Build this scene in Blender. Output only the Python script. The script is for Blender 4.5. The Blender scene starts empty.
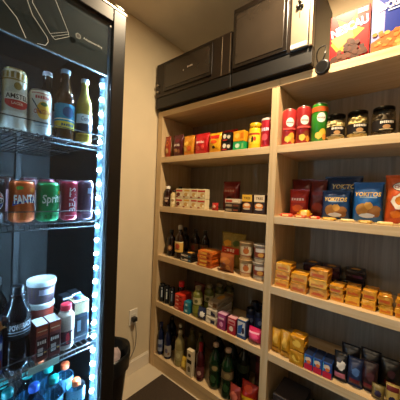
import bpy, bmesh, math, random
from mathutils import Vector, Matrix
PI = math.pi
C = bpy.context.scene.collection
R = random.Random(7)

# ------------------------------------------------------------------ materials
def lin(h):
    h = h.lstrip('#')
    v = [int(h[i:i+2], 16)/255 for i in (0, 2, 4)]
    return tuple(x/12.92 if x <= .04045 else ((x+.055)/1.055)**2.4 for x in v)
_m = {}
def mat(h, rough=.45, metal=0., var=.10, scale=60., bump=0., spec=.5):
    """plain coloured surface with a little procedural mottling"""
    k = (h, rough, metal, var, scale, bump)
    if k in _m: return _m[k]
    m = bpy.data.materials.new('surface_' + h.strip('#')); m.use_nodes = True
    n = m.node_tree.nodes; l = m.node_tree.links; b = n['Principled BSDF']
    c = lin(h)
    tc = n.new('ShaderNodeTexCoord'); no = n.new('ShaderNodeTexNoise')
    no.inputs['Scale'].default_value = scale; no.inputs['Detail'].default_value = 3
    l.new(tc.outputs['Object'], no.inputs['Vector'])
    r = n.new('ShaderNodeValToRGB')
    r.color_ramp.elements[0].position = .3; r.color_ramp.elements[1].position = .7
    r.color_ramp.elements[0].color = (*[x*(1-var) for x in c], 1)
    r.color_ramp.elements[1].color = (*[min(1, x*(1+var)) for x in c], 1)
    l.new(no.outputs['Fac'], r.inputs['Fac']); l.new(r.outputs['Color'], b.inputs['Base Color'])
    b.inputs['Roughness'].default_value = rough; b.inputs['Metallic'].default_value = metal
    b.inputs['Specular IOR Level'].default_value = spec
    if bump:
        bp = n.new('ShaderNodeBump'); bp.inputs['Strength'].default_value = bump; bp.inputs['Distance'].default_value = .002
        l.new(no.outputs['Fac'], bp.inputs['Height']); l.new(bp.outputs['Normal'], b.inputs['Normal'])
    _m[k] = m; return m
def foil(h): return mat(h, .3, .12, .14, 55, .7)
def paper(h): return mat(h, .42, 0, .05, 80)
def ink(h): return mat(h, .45, 0, .03, 80, 0, .25)
def plastic(h): return mat(h, .3, 0, .04, 80)
def metalm(h, r=.28): return mat(h, r, 1., .05, 80)
def clear(h, amount=.85, rough=.03):
    """thin clear glass or plastic: transparent with a fresnel reflection"""
    k = ('clear', h, amount)
    if k in _m: return _m[k]
    m = bpy.data.materials.new('clear_' + h.strip('#')); m.use_nodes = True
    n = m.node_tree.nodes; l = m.node_tree.links; n.remove(n['Principled BSDF'])
    t = n.new('ShaderNodeBsdfTransparent'); t.inputs[0].default_value = (*[x*amount for x in lin(h)], 1)
    g = n.new('ShaderNodeBsdfGlossy'); g.inputs['Roughness'].default_value = rough
    lw = n.new('ShaderNodeLayerWeight'); lw.inputs['Blend'].default_value = .5
    pw = n.new('ShaderNodeMath'); pw.operation = 'POWER'; pw.inputs[1].default_value = 4; l.new(lw.outputs['Facing'], pw.inputs[0])
    f = n.new('ShaderNodeMath'); f.operation = 'MULTIPLY_ADD'; f.inputs[1].default_value = .7; f.inputs[2].default_value = .04; l.new(pw.outputs[0], f.inputs[0])
    mx = n.new('ShaderNodeMixShader')
    l.new(f.outputs[0], mx.inputs[0]); l.new(t.outputs[0], mx.inputs[1]); l.new(g.outputs[0], mx.inputs[2])
    l.new(mx.outputs[0], n['Material Output'].inputs['Surface'])
    _m[k] = m; return m
def emit(h, s):
    m = bpy.data.materials.new('glow'); m.use_nodes = True
    b = m.node_tree.nodes['Principled BSDF']
    b.inputs['Base Color'].default_value = (.8, .8, .8, 1)
    b.inputs['Emission Color'].default_value = (*lin(h), 1); b.inputs['Emission Strength'].default_value = s
    return m
def wood(name, light, dark, axis, rough=.5):
    m = bpy.data.materials.new(name); m.use_nodes = True
    n = m.node_tree.nodes; l = m.node_tree.links; b = n['Principled BSDF']
    tc = n.new('ShaderNodeTexCoord'); mp = n.new('ShaderNodeMapping')
    s = [38, 38, 38]; s[axis] = 1.6; mp.inputs['Scale'].default_value = s
    no = n.new('ShaderNodeTexNoise'); no.inputs['Scale'].default_value = 1.4; no.inputs['Detail'].default_value = 6; no.inputs['Distortion'].default_value = .6
    r = n.new('ShaderNodeValToRGB')
    r.color_ramp.elements[0].position = .25; r.color_ramp.elements[1].position = .72
    r.color_ramp.elements[0].color = (*lin(dark), 1); r.color_ramp.elements[1].color = (*lin(light), 1)
    l.new(tc.outputs['Object'], mp.inputs['Vector']); l.new(mp.outputs[0], no.inputs['Vector'])
    l.new(no.outputs['Fac'], r.inputs['Fac']); l.new(r.outputs['Color'], b.inputs['Base Color'])
    b.inputs['Roughness'].default_value = rough
    return m

# ------------------------------------------------------------------ mesh helpers
def link(name, bm, m, parent=None, smooth=False):
    me = bpy.data.meshes.new(name); bmesh.ops.recalc_face_normals(bm, faces=bm.faces)
    bm.to_mesh(me); bm.free()
    if smooth:
        for p in me.polygons: p.use_smooth = True
    if m: me.materials.append(m)
    o = bpy.data.objects.new(name, me); C.objects.link(o)
    if parent: o.parent = parent
    return o
def box(bm, x0, x1, y0, y1, z0, z1, bev=0., seg=2):
    r = bmesh.ops.create_cube(bm, size=1)
    for v in r['verts']:
        v.co = Vector(((x0+x1)/2 + v.co.x*(x1-x0), (y0+y1)/2 + v.co.y*(y1-y0), (z0+z1)/2 + v.co.z*(z1-z0)))
    if bev:
        es = list({e for v in r['verts'] for e in v.link_edges})
        bmesh.ops.bevel(bm, geom=es, offset=bev, segments=seg, affect='EDGES', profile=.5)
    return bm
def bx(*a, **k): return box(bmesh.new(), *a, **k)
def lathe(prof, seg=28, bm=None, cap=True):
    bm = bm or bmesh.new(); rings = []
    for r, z in prof:
        if r < 1e-5: rings.append([bm.verts.new((0, 0, z))])
        else: rings.append([bm.verts.new((r*math.cos(2*PI*i/seg), r*math.sin(2*PI*i/seg), z)) for i in range(seg)])
    for a, b in zip(rings, rings[1:]):
        for i in range(seg):
            j = (i+1) % seg
            if len(a) == 1 and len(b) == 1: continue
            if len(a) == 1: bm.faces.new((a[0], b[j], b[i]))
            elif len(b) == 1: bm.faces.new((a[i], a[j], b[0]))
            else: bm.faces.new((a[i], a[j], b[j], b[i]))
    if cap:
        if len(rings[0]) > 1: bm.faces.new(rings[0][::-1])
        if len(rings[-1]) > 1: bm.faces.new(rings[-1])
    return bm
def tube(pts, r, seg=8, bm=None):
    bm = bm or bmesh.new(); pts = [Vector(p) for p in pts]; rings = []
    for i, p in enumerate(pts):
        d = (pts[min(i+1, len(pts)-1)] - pts[max(i-1, 0)]).normalized()
        a = d.orthogonal().normalized() if i == 0 else (rings[-1][1] - d*rings[-1][1].dot(d)).normalized()
        b = d.cross(a)
        rings.append(([bm.verts.new(p + r*(math.cos(2*PI*k/seg)*a + math.sin(2*PI*k/seg)*b)) for k in range(seg)], a))
    for (A, _), (B, _) in zip(rings, rings[1:]):
        for k in range(seg):
            j = (k+1) % seg; bm.faces.new((A[k], A[j], B[j], B[k]))
    bm.faces.new(rings[0][0][::-1]); bm.faces.new(rings[-1][0])
    return bm
def curve_pts(pts, n=6):
    P = [Vector(p) for p in pts]; P = [2*P[0]-P[1]] + P + [2*P[-1]-P[-2]]; out = []
    for i in range(1, len(P)-2):
        for k in range(n):
            t = k/n; a, b, c, d = P[i-1:i+3]
            out.append(.5*((2*b) + (-a+c)*t + (2*a-5*b+4*c-d)*t*t + (-a+3*b-3*c+d)*t**3))
    return out + [P[-2]]

# ------------------------------------------------------------------ scene objects
def thing(name, label, cat, loc=(0, 0, 0), rot=0., group=None):
    o = bpy.data.objects.new(name, None); o.empty_display_size = .05; C.objects.link(o)
    o.location = loc; o.rotation_euler = (0, 0, rot); o['label'] = label; o['category'] = cat
    if group: o['group'] = group
    return o
def tag(o, label, cat, group=None):
    o['label'] = label; o['category'] = cat
    if group: o['group'] = group
    return o
def struct(name, bm, m):
    o = link(name, bm, m); o['kind'] = 'structure'; return o
def dup(root, loc, rot=None, label=None, group=None):
    r = root.copy(); C.objects.link(r); r.location = loc
    if rot is not None: r.rotation_euler = (0, 0, rot) if not isinstance(rot, tuple) else rot
    if label: r['label'] = label
    if group: r['group'] = group
    for ch in list(root.children):
        c = ch.copy(); C.objects.link(c); c.parent = r
        for g in ch.children:
            d = g.copy(); C.objects.link(d); d.parent = c
    return r

# ------------------------------------------------------------------ printing on surfaces (front of a product faces -Y)
def S_flat(y): return lambda u, v, o: (u, y-o, v)
def S_cyl(rf):
    def f(u, v, o):
        r = (rf(v) if callable(rf) else rf); a = u/r; r += o
        return (r*math.sin(a), -r*math.cos(a), v)
    return f
def bag_t(w, d, h, u, v):
    s = .06*h
    k = min(1, max(0, (v-s)/(h-2*s)))
    e = max(0, 1-abs(2*u/w)**3)**.6
    t = d/2*e*max(0, math.sin(PI*k))**.55
    return t + min(.004, .09*d)*e*math.sin(PI*k)*(math.sin(55*u+1+30*v) + .6*math.sin(90*v-70*u)) + .0008
def S_bag(w, d, h): return lambda u, v, o: (u, -bag_t(w, d, h, u, v)-o, v)
def grid(surf, f, nu, nv, o):
    bm = bmesh.new(); V = [[bm.verts.new(surf(*f(i/nu, j/nv), o)) for i in range(nu+1)] for j in range(nv+1)]
    for j in range(nv):
        for i in range(nu): bm.faces.new((V[j][i], V[j][i+1], V[j+1][i+1], V[j+1][i]))
    return bm
def fan(surf, pts, cu, cv, o, rings=4):
    bm = bmesh.new(); c = bm.verts.new(surf(cu, cv, o)); prev = None; n = len(pts)
    for k in range(1, rings+1):
        t = k/rings; cur = [bm.verts.new(surf(cu+(a-cu)*t, cv+(b-cv)*t, o)) for a, b in pts]
        for i in range(n):
            j = (i+1) % n
            if prev is None: bm.faces.new((c, cur[i], cur[j]))
            else: bm.faces.new((prev[i], cur[i], cur[j], prev[j]))
        prev = cur
    return bm
def text_bm(surf, s, cu, cv, o, width=None, height=None, rot=0., bold=.0, slant=0.):
    cu_ = bpy.data.curves.new('glyphs', 'FONT'); cu_.body = s; cu_.size = 1; cu_.align_x = 'CENTER'; cu_.offset = bold; cu_.resolution_u = 2; cu_.shear = slant
    ob = bpy.data.objects.new('glyphs', cu_); C.objects.link(ob); bpy.context.view_layer.update()
    me = bpy.data.meshes.new_from_object(ob.evaluated_get(bpy.context.evaluated_depsgraph_get()))
    bpy.data.objects.remove(ob); bpy.data.curves.remove(cu_)
    bm = bmesh.new(); bm.from_mesh(me); bpy.data.meshes.remove(me)
    xs = [v.co.x for v in bm.verts]; ys = [v.co.y for v in bm.verts]
    W, H = max(xs)-min(xs), max(ys)-min(ys); mx, my = (max(xs)+min(xs))/2, (max(ys)+min(ys))/2
    sx = width/W if width else None; sy = height/H if height else None
    sx = sx or sy; sy = sy or sx
    for v in bm.verts:
        a, b = (v.co.x-mx)*sx, (v.co.y-my)*sy
        a, b = a*math.cos(rot)-b*math.sin(rot), a*math.sin(rot)+b*math.cos(rot)
        v.co = Vector(surf(cu+a, cv+b, o))
    return bm
def decor(root, surf, items):
    """items: (kind, args..., colour) each becomes a printed part of the product"""
    for i, it in enumerate(items):
        o = .0004 + .0004*i; k = it[0]
        if k == 'rect':
            _, u0, u1, v0, v1, col = it[:6]
            bm = grid(surf, lambda a, b: (u0+(u1-u0)*a, v0+(v1-v0)*b), 14, 6, o); nm = 'label_panel'
        elif k == 'ell':
            _, cu, cv, ru, rv, col = it[:6]
            bm = fan(surf, [(cu+ru*math.cos(2*PI*j/24), cv+rv*math.sin(2*PI*j/24)) for j in range(24)], cu, cv, o); nm = 'emblem'
        elif k == 'blob':
            _, cu, cv, ru, rv, col = it[:6]; q = random.Random(i*7+int(abs(cu*9000)))
            bm = fan(surf, [(cu+ru*math.cos(2*PI*j/16)*q.uniform(.75, 1.1), cv+rv*math.sin(2*PI*j/16)*q.uniform(.75, 1.1)) for j in range(16)], cu, cv, o); nm = 'printed_picture'
        elif k == 'poly':
            _, pts, col = it[:3]; nm = 'printed_shape'
            bm = fan(surf, pts, sum(p[0] for p in pts)/len(pts), sum(p[1] for p in pts)/len(pts), o)
        elif k == 'marks':                 # print too small to read: a row of little blocks
            _, n_, cu, cv, wd, ht, col = it[:7]; ht = ht or wd*.22; bm = bmesh.new(); nm = 'small_print'
            for q_ in range(n_):
                a0 = cu-wd/2+wd*q_/n_; a1 = a0+wd/n_*.72; h_ = ht*(1, .8, .92)[q_ % 3]/2
                vs_ = [[bm.verts.new(surf(a0+(a1-a0)*i_/3, b_, o)) for i_ in range(4)] for b_ in (cv-h_, cv+h_)]
                for i_ in range(3): bm.faces.new((vs_[0][i_], vs_[0][i_+1], vs_[1][i_+1], vs_[1][i_]))
        elif k == 'txt':
            _, s, cu, cv, wd, ht, col = it[:7]; ex = it[7] if len(it) > 7 else {}
            bm = text_bm(surf, s, cu, cv, o, wd, ht, **ex); nm = 'lettering'
        m = col if not isinstance(col, str) else ink(col)
        link(nm, bm, m, root, smooth=(k != 'txt'))

# ------------------------------------------------------------------ product builders
def can(label, cat, loc, r, h, col, dec=(), rot=0., name='soda_can', top='#c9ccd0', group=None, metal=.35):
    t = thing(name, label, cat, loc, rot, group)
    link('can_body', lathe([(r*.72, 0), (r*.8, .001), (r, .008), (r, h-.013), (r*.93, h-.006), (r*.84, h-.003)]), mat(col, .3, metal, .05), t, True)
    link('can_lid', lathe([(r*.84, h-.0035), (r*.88, h-.001), (r*.86, h+.0005), (r*.8, h-.003), (0, h-.003)]), metalm(top), t, True)
    bm = lathe([(r*.28, h-.0028), (r*.28, h-.0012), (r*.1, h-.0012)], 14)
    link('pull_tab', bm, metalm('#b9bcc0'), t)
    decor(t, S_cyl(r), dec); return t
def bottle(label, cat, loc, r, h, glass, cap, dec=(), shape='beer', rot=0., name='glass_bottle', caph=.016, capr=None, liquid=None, group=None):
    t = thing(name, label, cat, loc, rot, group)
    nr = {'beer': .42, 'pet': .42, 'sport': .52, 'oil': .38, 'squat': .6}[shape]*r
    sh = {'beer': .56, 'pet': .66, 'sport': .66, 'oil': .62, 'squat': .74}[shape]
    ht = h-caph*.8
    pr = [(r*.85, 0), (r*.97, .004), (r, .012)]
    if shape == 'pet': pr += [(r, h*.2), (r*.93, h*.24), (r, h*.28), (r, h*.5)]
    if shape == 'sport': pr += [(r, h*.2), (r*.9, h*.32), (r*.9, h*.42), (r, h*.5)]
    pr += [(r, h*sh)]
    for k in range(1, 7):
        q = k/6; pr.append((nr+(r-nr)*(.5+.5*math.cos(PI*q)), h*sh+(h*.86-h*sh)*q))
    pr += [(nr, ht-.006), (nr*1.15, ht-.005), (nr*1.15, ht-.001), (nr*.9, ht)]
    g = glass if not isinstance(glass, str) else mat(glass, .12, 0, .05, 40, 0, .6)
    b = link('bottle_body', lathe(pr), g, t, True)
    if liquid:
        lp = [(a*.92, min(z, h*.8)+.002) for a, z in pr if z < h*.8]
        link('liquid', lathe(lp), liquid, t, True)
    cr = capr or nr*1.2
    link('bottle_cap', lathe([(cr*.96, h-caph), (cr, h-caph+.002), (cr, h-.003), (cr*.9, h), (0, h)], 20), plastic(cap) if isinstance(cap, str) else cap, t, True)
    decor(t, S_cyl(r+.0003), dec); return t
def carton(label, cat, loc, w, d, h, col, dec=(), rot=0., name='box', tilt=None, group=None, front=0, top=None, side=None):
    t = thing(name, label, cat, loc, rot, group)
    link('carton', bx(-w/2, w/2, 0, d, 0, h, bev=min(.0025, w*.06)), paper(col) if isinstance(col, str) else col, t)
    if top: link('top_flap', bx(-w/2+.002, w/2-.002, .002, d-.002, h-.0005, h+.0012, bev=.0005), paper(top), t)
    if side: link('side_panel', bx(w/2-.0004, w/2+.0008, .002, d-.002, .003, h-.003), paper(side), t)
    decor(t, S_flat(0), dec)
    if tilt: t.rotation_euler = tilt
    return t
def bag(label, cat, loc, w, d, h, col, dec=(), rot=0., name='snack_bag', lean=0., seal=None, group=None):
    t = thing(name, label, cat, loc, rot, group)
    bm = bmesh.new(); nu, nv = 16, 16; m = foil(col) if isinstance(col, str) else col
    def P(u, v, s): return (u*(1-.05*math.sin(PI*v/h)), s*bag_t(w, d, h, u, v), v)
    for s in (-1, 1):
        V = [[bm.verts.new(P(-w/2+w*i/nu, h*j/nv, s)) for i in range(nu+1)] for j in range(nv+1)]
        for j in range(nv):
            for i in range(nu): bm.faces.new((V[j][i], V[j][i+1], V[j+1][i+1], V[j+1][i]))
    bmesh.ops.remove_doubles(bm, verts=bm.verts, dist=.0018)
    link('bag', bm, m, t, True)
    sm = foil(seal) if seal else m
    for z in (.0, h-.045*h):
        bm = bmesh.new(); n = 24
        for k in range(n): box(bm, -w/2+w*k/n, -w/2+w*(k+.7)/n, -.0018, .0018, z, z+.045*h)
        box(bm, -w/2, w/2, -.001, .001, z, z+.045*h)
        link('crimped_seal', bm, sm, t)
    decor(t, S_bag(w, d, h), dec)
    t.rotation_euler = (lean, 0, rot)
    return t
def pack(label, cat, loc, w, d, h, col, dec=(), rot=0., name='wafer_pack', group=None, seed=0):
    """soft wrapped block lying flat, with fin seals at both ends"""
    t = thing(name, label, cat, loc, rot, group); q = random.Random(seed)
    bm = bx(-w/2, w/2, 0, d, 0, h, bev=min(w, h)*.06, seg=2)
    bmesh.ops.subdivide_edges(bm, edges=[e for e in bm.edges if e.calc_length() > .015], cuts=3, use_grid_fill=True)
    for v in bm.verts:
        if v.co.z > h*.3: v.co += Vector((0, q.uniform(-1, 1)*.0012, q.uniform(-1.6, .2)*.0014))
    link('wrapper', bm, foil(col), t)
    for s in (-1, 1):
        bm = bmesh.new()
        for k in range(5):
            a = d*(.08+.84*k/5); box(bm, *sorted((s*w/2, s*(w/2+.004))), a, a+d*.13, h*.42, h*.58)
        link('fin_seal', bm, foil(col), t)
    decor(t, S_flat(0), dec)
    decor(t, lambda u, v, o: (u, v, h+o), [('blob', 0, d*.5, w*.26, d*.24, '#d9a04c')])
    return t
def cup(label, cat, loc, r, h, col, dec=(), rot=0., name='noodle_cup', lid='#d8b98a', group=None):
    t = thing(name, label, cat, loc, rot, group); rb = r*.78
    link('cup_body', lathe([(rb*.95, 0), (rb, .002), (r*.97, h-.004), (r*1.03, h-.003), (r*1.03, h-.001), (r, h-.001)]), paper(col), t, True)
    link('cup_lid', lathe([(r*1.0, h-.001), (r*1.0, h+.0005), (0, h+.0005)]), mat(lid, .3, .5, .08), t)
    decor(t, S_cyl(lambda z: rb+(r*.97-rb)*z/h+.0004), dec); return t
def jar(label, cat, loc, r, h, content, dec=(), rot=0., lid='#17140f', group=None):
    t = thing('preserve_jar', label, cat, loc, rot, group); b = h-.014
    link('jar_glass', lathe([(r*.88, 0), (r, .006), (r, b*.8), (r*.95, b*.92), (r*.84, b), (r*.84, b+.004)]), clear('#f3efe2', .93), t, True)
    q = random.Random(int(loc[0]*1000)); bm = bmesh.new()
    link('contents_core', lathe([(r*.6, .006), (r*.7, .01), (r*.7, b*.86), (r*.4, b*.92)]), mat(content, .5), t, True)
    for k in range(60):
        a = q.uniform(0, 2*PI); z = q.uniform(.014, b*.86); s = q.uniform(.009, .013); rr = r*.92-s
        rr = rr*(1 if z < b*.75 else .9)
        x = bmesh.ops.create_icosphere(bm, subdivisions=2, radius=s, matrix=Matrix.Translation((rr*math.cos(a), rr*math.sin(a), z)) @ Matrix.Diagonal((1, 1, .8, 1)))
    o = link('contents', bm, mat(content, .4, 0, .12, 120), t, True); o['kind'] = 'stuff'
    link('jar_lid', lathe([(r*.9, h-.015), (r*.93, h-.013), (r*.93, h-.003), (r*.88, h), (0, h)], 32), metalm(lid, .35), t, True)
    decor(t, S_cyl(r+.0003), dec); return t
LAMP_W, FILL_W, LED_S, EXPO = 25., 5., 2400., .68
LAMP_C = (1, .77, .49)
LEDM = emit('#b4e0ff', LED_S); LEDM2 = emit('#b4e0ff', LED_S*.42)

# ------------------------------------------------------------------ the room
XL, XR, YB, YF, ZC = -.012, 1.97, .372, -2.3, 2.61
wallm = mat('#dccbaa', .7, 0, .025, 6, .15, .3); ceilm = mat('#e2d9c8', .8, 0, .03, 8, .1, .2)
struct('wall_left', bx(XL-.1, XL, YF-.1, YB+.1, 0, ZC), wallm)
darkm = mat('#6e6254', .7, 0, .03, 6)
struct('wall_right', bx(XR, XR+.1, YF-.1, YB+.1, 0, ZC), darkm)
struct('wall_back', bx(XL, XR, YB, YB+.1, 0, ZC), wallm)
struct('wall_front', bx(XL, XR, YF-.1, YF, 0, ZC), wallm)
struct('ceiling', bx(XL-.1, XR+.1, YF-.1, YB+.1, ZC, ZC+.08), ceilm)
struct('floor', bx(XL-.1, XR+.1, YF-.1, YB+.1, -.08, 0), mat('#cfc0a6', .45, 0, .06, 5))
bm = bmesh.new(); box(bm, XL, XL+.011, YF, -.003, .0005, .092, bev=.002); box(bm, XL, XL+.006, YF, -.003, .09, .102, bev=.002)
struct('baseboard_left', bm, mat('#e4d9c6', .4, 0, .02, 20))
tag(link('floor_mat', bx(.173, 1.9, -2.1, -.014, .0005, .009, bev=.003), mat('#453a30', .95, 0, .25, 300, .6, .1)),
    'dark brown mat covering the floor in front of the shelving', 'mat')

# wall socket and plug
t = thing('wall_socket', 'white wall socket plate low on the beige wall beside the shelving', 'socket', (XL+.0005, -.162, .43), PI/2)
link('plate', bx(-.036, .036, -.007, 0, -.058, .058, bev=.003), plastic('#eae2d2'), t)
link('outlet_face', bx(-.02, .02, -.0095, -.006, -.024, .024, bev=.002), plastic('#ded5c4'), t)
t = thing('power_plug', 'black plug and hanging cord in the wall socket', 'power cord', (XL+.0085, -.17, .425))
link('plug_body', bx(.001, .04, -.018, .018, -.016, .014, bev=.006), plastic('#1b1a1a'), t, True)
link('cord', tube(curve_pts([(.03, 0, -.01), (.04, 0, -.05), (.03, .015, -.14), (.025, .0, -.24), (.03, -.1, -.33), (.06, -.3, -.37)]), .0035), plastic('#8d8478'), t, True)

# recessed ceiling lamp
LX, LY = 1.2, -.35
t = thing('ceiling_lamp', 'round warm recessed lamp in the ceiling above the shelving', 'lamp', (LX, LY, ZC))
link('trim_ring', lathe([(.075, -.0005), (.075, -.008), (.058, -.010), (.058, -.0005)], 40, cap=False), plastic('#ece6da'), t, True)
link('diffuser', lathe([(.057, -.002), (0, -.002)], 40, cap=False), emit('#ffd9a0', 6), t)
ld = bpy.data.lights.new('ceiling_lamp_light', 'AREA'); ld.shape = 'DISK'; ld.size = .09; ld.energy = LAMP_W; ld.color = LAMP_C
lo = bpy.data.objects.new('ceiling_lamp_light', ld); C.objects.link(lo); lo.location = (LX, LY, ZC-.012)
ld2 = bpy.data.lights.new('added_fill_light', 'AREA'); ld2.shape = 'DISK'; ld2.size = .12; ld2.energy = FILL_W; ld2.color = LAMP_C  # added fill light behind the camera, for more bounce onto the ceiling
lo2 = bpy.data.objects.new('added_fill_light', ld2); C.objects.link(lo2); lo2.location = (1.25, -1.75, ZC-.012)
t = thing('ceiling_lamp', 'round warm fill lamp added to the ceiling behind the camera', 'lamp', (1.25, -1.75, ZC))  # out-of-view fixture made up to hold the added fill light
link('trim_ring', lathe([(.085, -.0005), (.085, -.008), (.068, -.010), (.068, -.0005)], 40, cap=False), plastic('#ece6da'), t, True)
link('diffuser', lathe([(.067, -.002), (0, -.002)], 40, cap=False), emit('#ffd9a0', 3), t)

# ------------------------------------------------------------------ shelving unit, two bays
D = .36; TH = .041; Z = [2.0, 1.643, 1.263, .884, .519, .101]
wx = wood('maple_across', '#d8bd93', '#c2a273', 0); wz = wood('maple_upright', '#d8bd93', '#c0a070', 2)
wb = wood('back_panel_grain', '#9a8f7f', '#7c7163', 2, .85)
su = thing('shelving_unit', 'tall light wood shelving with two bays of five shelves along the wall', 'shelving', (0, 0, 0))
for x0, x1 in ((0, .053), (.939, .981), (1.867, 1.909)):
    link('upright', bx(x0, x1, 0, D, .0005, 2.0 - (TH+.0005), bev=.0012), wz, su)
for b, (x0, x1) in enumerate(((.0535, .9385), (.9815, 1.8665))):
    for i, z in enumerate(Z):
        if i == 0:
            a, c = ((0, .9805), (.9815, 1.909))[b]
            link('top_board', bx(a, c, 0, D, z-TH, z, bev=.0012), wx, su)
        else:
            link('shelf_board', bx(x0, x1, 0.0006, D-.008, z-TH, z, bev=.0012), wx, su)
    link('plinth', bx(x0, x1, .002, .02, .0005, .0595), wx, su)
    link('back_panel', bx(x0, x1, D-.0075, D, .0605, 1.958), wb, su)

# ------------------------------------------------------------------ drinks fridge against the left wall
FY0, FY1 = -1.40, -.745; FX = .68; FZ = 2.02
black = mat('#060809', .5, 0, .1, 20, 0, .25); blackm = mat('#161413', .35, 0, .1, 20)
fr = thing('drinks_fridge', 'tall black glass door drinks fridge with lit strips inside', 'fridge', (0, 0, 0))
bm = bmesh.new()
box(bm, .03, .636, FY0, FY0+.035, .06, FZ-.01, bev=.003); box(bm, .03, .636, FY1-.035, FY1, .06, FZ-.01, bev=.003)
box(bm, .03, .06, FY0+.035, FY1-.035, .06, FZ-.01); box(bm, .06, .636, FY0+.035, FY1-.035, FZ-.05, FZ-.01); box(bm, .06, .636, FY0+.035, FY1-.035, .06, .16)
link('cabinet', bm, black, fr)
for x in (.1, .58):
    for y in (FY0+.06, FY1-.06): link('foot', bx(x-.02, x+.02, y-.02, y+.02, .0005, .0595), blackm, fr)
bm = bmesh.new()
box(bm, .64, FX, FY1-.052, FY1, .07, FZ, bev=.003); box(bm, .64, FX, FY0, FY0+.052, .07, FZ, bev=.003)
box(bm, .64, FX, FY0+.052, FY1-.052, FZ-.05, FZ, bev=.003); box(bm, .64, FX, FY0+.052, FY1-.052, .07, .12, bev=.003)
frm = link('door_frame', bm, mat('#15120f', .3, .2, .1, 20), fr)
link('top_trim', bx(.66, FX+.002, FY0, FY1, FZ, FZ+.006, bev=.001), metalm('#d8cdbb'), frm)
link('hinge', bx(.62, FX+.004, FY1-.05, FY1-.012, FZ+.0065, FZ+.018, bev=.003), metalm('#c9bda8'), fr, True)
link('door_glass', bx(.668, .674, FY0+.0525, FY1-.0525, .1205, FZ-.0505), clear('#dfe6ea', .86), fr)
link('gasket', bx(.645, .666, FY1-.0585, FY1-.0528, .13, FZ-.06), plastic('#b9cad2'), fr)
hp = link('header_panel', bx(.652, .664, FY0+.0535, FY1-.062, 1.778, FZ-.052), mat('#3b3f3f', .5, 0, .1, 12), fr)
link('header_edge', bx(.6645, .6665, FY0+.0535, FY1-.062, 1.776, 1.7795), mat('#6d6d6a', .4), fr)
# white outline drawings and small lettering printed on the door glass
def line(pts, r=.0007): return link('outline_drawing', tube(pts, r, 6), ink('#c9ccc8'), fr)
gx = FX-.0048
line([(gx, y, z) for y, z in ((-1.105, 1.93), (-1.112, 1.850), (-1.081, 1.822), (-1.059, 1.778))])
line([(gx, y, z) for y, z in ((-1.10, 1.93), (-1.06, 1.928), (-1.058, 1.883), (-1.045, 1.851), (-1.006, 1.808), (-1.003, 1.796), (-1.010, 1.782), (-1.031, 1.777))])
line([(gx, y, z) for y, z in ((-1.046, 1.955), (-1.046, 1.886), (-.999, 1.823), (-.948, 1.855), (-.987, 1.930), (-.988, 1.96), (-1.046, 1.955))])
line([(gx, y, z) for y, z in ((-.997, 1.821), (-.985, 1.812), (-.945, 1.842), (-.948, 1.855))], .0006)
line([(gx, y, z) for y, z in ((-.992, 1.818), (-.947, 1.848))], .0005)
fs = lambda u, v, o: (gx+o-.0006, u, v)
decor(fr, fs, [('ell', -.917, 1.859, .009, .009, '#5d6261'), ('ell', -.917, 1.859, .006, .006, '#2a2c2c'), ('txt', 'Adaptavending', -.868, 1.8595, .066, None, '#a9adab')])
decor(fr, fs, [('ell', -.805, 1.952, .003, .003, '#b9b9b0')])
# inside: led strips, wire shelves, back rails
strips = []
for y, s in ((FY1-.0355, -1), (FY0+.0355, 1)):
    st = link('led_strip', bx(.594, .6325, *sorted((y, y+s*.0165)), .18, 1.79, bev=.001), plastic('#3a525d'), fr)
    for k in range(30):
        bm = bmesh.new(); bmesh.ops.create_icosphere(bm, subdivisions=2, radius=.006, matrix=Matrix.Translation((.613, y+s*.0178, 1.758-.0535*k)))
        link('led', bm, LEDM if s < 0 else LEDM2, st, True)
wire = mat('#34383b', .3, .7, .05)
FS = [1.528, 1.250, .797, .50]
for z in FS:
    bm = bmesh.new(); ya, yb = FY0+.062, FY1-.062
    for k in range(27):
        y = ya+(yb-ya)*k/26; tube([(.10, y, z-.002), (.634, y, z-.002)], .002, 6, bm)
    for x in (.11, .36): tube([(x, ya, z-.0065), (x, yb, z-.0065)], .003, 6, bm)
    for zz in (z-.006, z-.022): tube([(.637-.001, ya, zz), (.637-.001, yb, zz)], .0026, 6, bm)
    for k in range(40):
        y = ya+(yb-ya)*k/39; tube([(.637, y, z-.022), (.637, y, z-.004)], .0014, 5, bm)
    sh = link('wire_shelf', bm, wire, fr, True)
    link('guard_wire', tube(curve_pts([(.30, yb, z), (.60, yb, z+.030), (.637, yb-.004, z+.034), (.638, yb-.03, z+.034), (.638, ya+.03, z+.034), (.637, ya+.004, z+.034), (.6, ya, z+.03), (.3, ya, z)], 5), .0017, 6), wire, sh, True)
    if z == FS[2]: link('price_strip', bx(.6405, .6425, -1.02, -.93, z-.024, z-.002), plastic('#a9c3b4'), sh)
for y in (-1.2, -1.03, -.92):
    link('shelf_rail', bx(.061, .075, y-.012, y+.012, .2, 1.9, bev=.002), mat('#16191c', .45, .2, .05), fr)

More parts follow.
